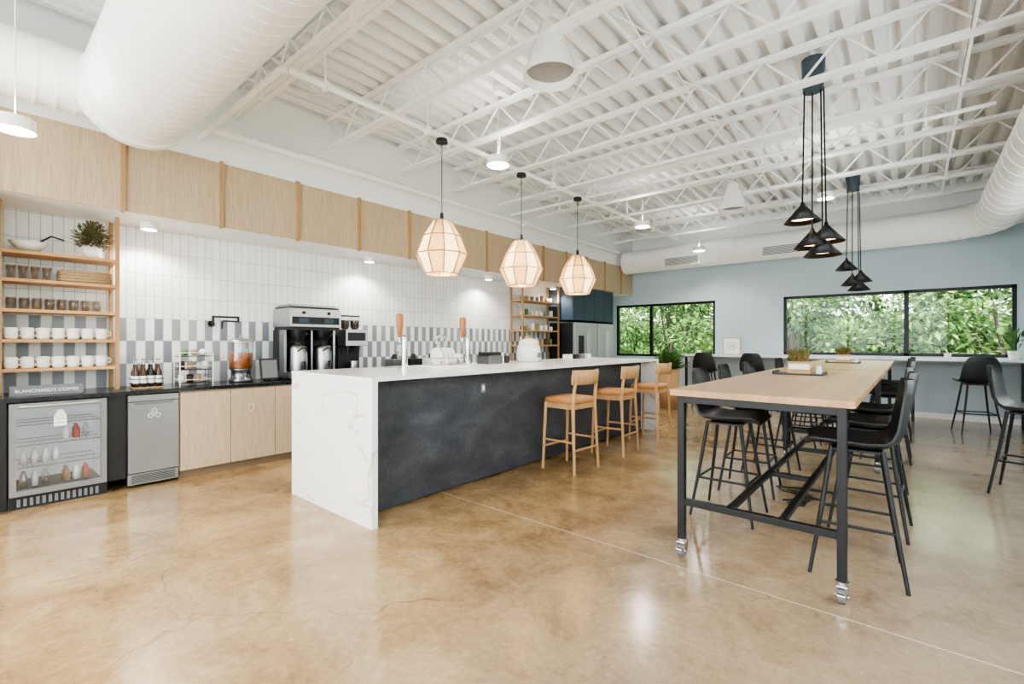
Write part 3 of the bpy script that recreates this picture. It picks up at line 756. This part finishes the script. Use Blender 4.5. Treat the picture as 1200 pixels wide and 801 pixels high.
def tplant(x,y):
    b=B(); b.box((-.2,-.13,0),(.2,.13,.012),'blackp'); b.box((-.2,-.13,.012),(-.19,.13,.03),'blackp'); b.box((.19,-.13,.012),(.2,.13,.03),'blackp')
    b.box((-.09,-.065,.012),(.09,.065,.05),'terr'); b.box((-.08,-.055,.05),(.08,.055,.1),'porc'); b.box((-.09,-.065,.1),(.09,.065,.12),'terr')
    for i in range(260):
        a=random.uniform(0,2*PI); d=Vector((math.cos(a)*random.uniform(.1,.8),math.sin(a)*random.uniform(.1,.8),1)); b.leaf(Vector((random.uniform(-.07,.07),random.uniform(-.05,.05),.12)),d,random.uniform(.06,.15),.012,'drygrass' if i%3 else 'green')
    b.cyl((.15,.02,.012),(.15,.02,.08),.025,.02,'paper',12)
    b.done('tabletop_planter',(x,y,TT))
tplant(-.80,5.05); tplant(-.76,8.2)
b=B(); pts=[(-.75+.1*math.sin(i*.9)+.02*i*math.cos(i),4.6+.02*i+.12*math.cos(i*.7),.012) for i in range(22)]; b.tube(pts,.006,'blackp',6); b.box((-.8,4.5,0),(-.68,4.62,.02),'blackp'); b.done('floor_power_cord')

# far wall ledge
b=B(); b.box((-3.99,10.55,1.045),(XR-.02,Y1-.004,1.08),'quartz'); b.box((-3.99,10.548,1.02),(XR-.02,10.57,1.045),'grey')
for x in (-3.9,-2.6,-1.3,0,1.3): b.box((x-.022,10.62,0),(x+.022,10.665,1.045),'black')
b.done('window_ledge_counter')
b=B(); b.box((0,0,0),(.36,.02,.38),'oakcab'); b.box((.02,-.003,.02),(.34,0,.36),'paper'); b.cyl((.18,-.006,.19),(.18,-.003,.19),.09,None,'grey',24); b.cyl((.18,-.007,.19),(.18,-.004,.19),.08,None,'paper',24)
for k in range(3): b.box((.13,-.009,.16+k*.025),(.23,-.007,.168+k*.025),'grey')
b.done('framed_sign',(-3.2,10.95,1.08))
b=B()
for x,m_ in ((-3.7,'porc'),(-3.55,'green'),(.45,'porc')): b.lathe([(.001,0),(.04,0),(.05,.09),(.001,.09)],(x,10.9,1.08),m_,12)
b.done('ledge_cups')
b=B(); b.lathe([(.001,0),(.17,0),(.24,.8),(.215,.8),(.2,.75),(.001,.75)],(0,0,0),'terr',28)
for i in range(420):
    a=random.uniform(0,2*PI); e=random.uniform(.2,1.4); d=Vector((math.cos(a)*math.cos(e),math.sin(a)*math.cos(e),math.sin(e)))
    b.leaf(Vector((0,0,.78))+d*random.uniform(.03,.32),d,random.uniform(.12,.22),.05,'green')
b.lathe([(.001,.752),(.2,.752)],(0,0,0),'soil',20)
b.done('potted_floor_plant',(-3.85,9.5,0))
b=B(); b.lathe([(.001,0),(.06,0),(.08,.14),(.07,.14),(.001,.12)],(0,0,0),'porc',24)
for i in range(60):
    a=random.uniform(0,2*PI); e=random.uniform(.4,1.4); d=Vector((math.cos(a)*math.cos(e)*.6,math.sin(a)*math.cos(e)*.6,math.sin(e)*1.4)); b.leaf(Vector((0,0,.13))+d*random.uniform(.02,.24),d,random.uniform(.08,.15),.04,'green')
for i in range(5): b.cyl((0,0,.1),(random.uniform(-.08,.08),random.uniform(-.08,.08),.4),.004,None,'green',6)
b.done('potted_ledge_plant',(1.22,10.8,1.08))

# ---------------------------------------------------------------- island top items
def tap(y):
    b=B(); b.cyl((0,0,0),(0,0,.015),.05,None,'chrome',20); b.cyl((0,0,.015),(0,0,.3),.032,None,'chrome',20); b.ball((0,0,.3),.034,'chrome')
    b.cyl((0,0,.25),(-.09,0,.25),.014,None,'chrome',12); b.tube([(-.08,0,.25),(-.11,0,.235),(-.115,0,.17)],.011,'chrome',10); b.cyl((-.08,0,.25),(-.08,0,.32),.01,None,'chrome',10)
    b.lathe([(.001,.30),(.018,.31),(.034,.42),(.038,.5),(.034,.54),(.001,.55)],(-.08,0,0),'oakw',14)
    b.box((-.22,-.09,0),(-.06,.09,.012),'steel')
    b.done('beer_tap_tower',(-3.85,y,IT))
tap(2.86); tap(3.73)
b=B(); b.cyl((0,0,0),(0,0,.02),.03,None,'chrome',16); b.tube([(0,0,0),(0,0,.26),(0,-.03,.32),(0,-.09,.34),(0,-.15,.31),(0,-.17,.24)],.012,'chrome',12); b.cyl((0,.02,.05),(.05,.06,.09),.007,None,'chrome',8); b.done('sink_faucet',(-4.05,3.6,IT))
b=B()
b.box((-.15,-.2,0),(.15,.2,.015),'porc')
for k in range(9):
    y=-.18+k*.045; b.tube([(-.14,y,.015),(-.12,y,.09),(.12,y,.09),(.14,y,.015)],.004,'chrome',6)
for k in range(4): b.cyl((0,-.13+k*.06,.11),(.0,-.118+k*.06,.11),.09,None,'porc',24)
b.lathe([(.001,.02),(.05,.02),(.08,.07),(.076,.07),(.001,.03)],(.02,.13,.06),'porc',18)
b.done('dish_rack',(-3.8,3.35,IT))
b=B(); b.box((-.1,-.12,0),(.1,.12,.1),'steeld'); b.box((-.1,-.1,.1),(.1,.1,.14),'blackp'); b.cyl((.0,.2,0),(0,.2,.13),.04,.035,'porc',14); b.cyl((.0,.3,0),(0,.3,.09),.035,.035,'blackp',14); b.done('countertop_caddy',(-3.85,4.1,IT),0,.006)
b=B(); b.lathe([(.001,0),(.13,0),(.155,.03),(.165,.1),(.15,.2),(.13,.235),(.14,.24),(.12,.28),(.06,.305),(.001,.31)],(0,0,0),'porc',32); b.cyl((0,0,.3),(0,0,.34),.022,.03,'oakb',14); b.box((.15,-.03,.06),(.175,.03,.12),'grey'); b.done('soup_kettle',(-3.85,4.85,IT))
b=B()
for k in range(4): b.box((-4.1,6.0+k*.18,IT),(-3.98,6.1+k*.18,IT+.07),['porc','blackp','grey','porc'][k])
b.done('menu_boxes',bevel=.004)

# ---------------------------------------------------------------- outside
b=B(); b.box((-40,Y1+.5,-2.6),(40,60,-2.5),'ground'); b.done('outdoor_ground')
random.seed(11)
def tree_mesh(h,n):
    b=B(); b.tube([(0,0,0),(.1,.05,h*.3),(-.05,.1,h*.6)],[.2,.14,.07],'bark',8)
    blobs=[(Vector((random.uniform(-1.8,1.8),random.uniform(-1.0,1.0),random.uniform(h*.25,h*.92))),random.uniform(.6,1.1)) for _ in range(18)]
    for c_,r in blobs[:8]: b.tube([(0,0,h*.3),tuple(c_*.6+Vector((0,0,h*.1))),tuple(c_)],[.06,.04,.015],'bark',6)
    for i in range(n):
        c_,r=random.choice(blobs); d=Vector((random.gauss(0,1),random.gauss(0,1),random.gauss(0,1))).normalized()
        p=c_+d*r*random.uniform(.55,1.0); l=random.uniform(.12,.24)
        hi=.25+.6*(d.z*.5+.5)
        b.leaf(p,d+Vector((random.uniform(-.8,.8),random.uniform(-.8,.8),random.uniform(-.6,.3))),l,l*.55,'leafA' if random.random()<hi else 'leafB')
    return b.mesh('leafy_tree')
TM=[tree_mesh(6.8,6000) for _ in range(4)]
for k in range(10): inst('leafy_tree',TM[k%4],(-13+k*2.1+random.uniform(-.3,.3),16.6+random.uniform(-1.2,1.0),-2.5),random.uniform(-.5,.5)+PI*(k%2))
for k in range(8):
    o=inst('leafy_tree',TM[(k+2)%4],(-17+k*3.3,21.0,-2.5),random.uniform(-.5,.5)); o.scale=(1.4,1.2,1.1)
b=B(); rows=[]
for j in range(15):
    rows.append([(-34+i*.7,26+random.uniform(-.5,.5)-1.2*math.sin(i*.7)*math.sin(j*.5),-2.6+j*.36+random.uniform(-.1,.1)+.25*math.sin(i*.9)*(j/14)) for i in range(90)])
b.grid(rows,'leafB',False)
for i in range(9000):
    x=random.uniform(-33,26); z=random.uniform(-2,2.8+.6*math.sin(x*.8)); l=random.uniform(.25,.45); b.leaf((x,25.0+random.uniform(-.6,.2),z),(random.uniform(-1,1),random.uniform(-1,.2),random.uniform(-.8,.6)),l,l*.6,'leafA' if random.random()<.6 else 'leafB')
b.done('hedge_row')
for k in range(4): inst('leafy_tree',TM[k],(6.4+random.uniform(0,.5),-2+k*3.4,-2.5),k*1.3)

# ---------------------------------------------------------------- world, camera
w=D.worlds.new('World'); C.scene.world=w; w.use_nodes=True
bg=w.node_tree.nodes['Background']; bg.inputs[0].default_value=(.94,.97,1,1); bg.inputs[1].default_value=4.8
su=D.lights.new('sun','SUN'); su.energy=9; su.angle=.05; su.color=(1,.97,.9); so=D.objects.new('sun',su); C.scene.collection.objects.link(so); so.rotation_euler=(math.radians(32),0,0)
cam=D.cameras.new('camera'); co=D.objects.new('camera',cam); C.scene.collection.objects.link(co)
co.location=(0,0,1.36); co.rotation_euler=(PI/2,0,math.radians(40.5)); cam.lens=16.5; cam.sensor_width=36; cam.clip_start=.05; cam.clip_end=200
C.scene.camera=co
C.scene.view_settings.view_transform='AgX'
C.scene.view_settings.look='AgX - Medium High Contrast'
C.scene.view_settings.exposure=.9
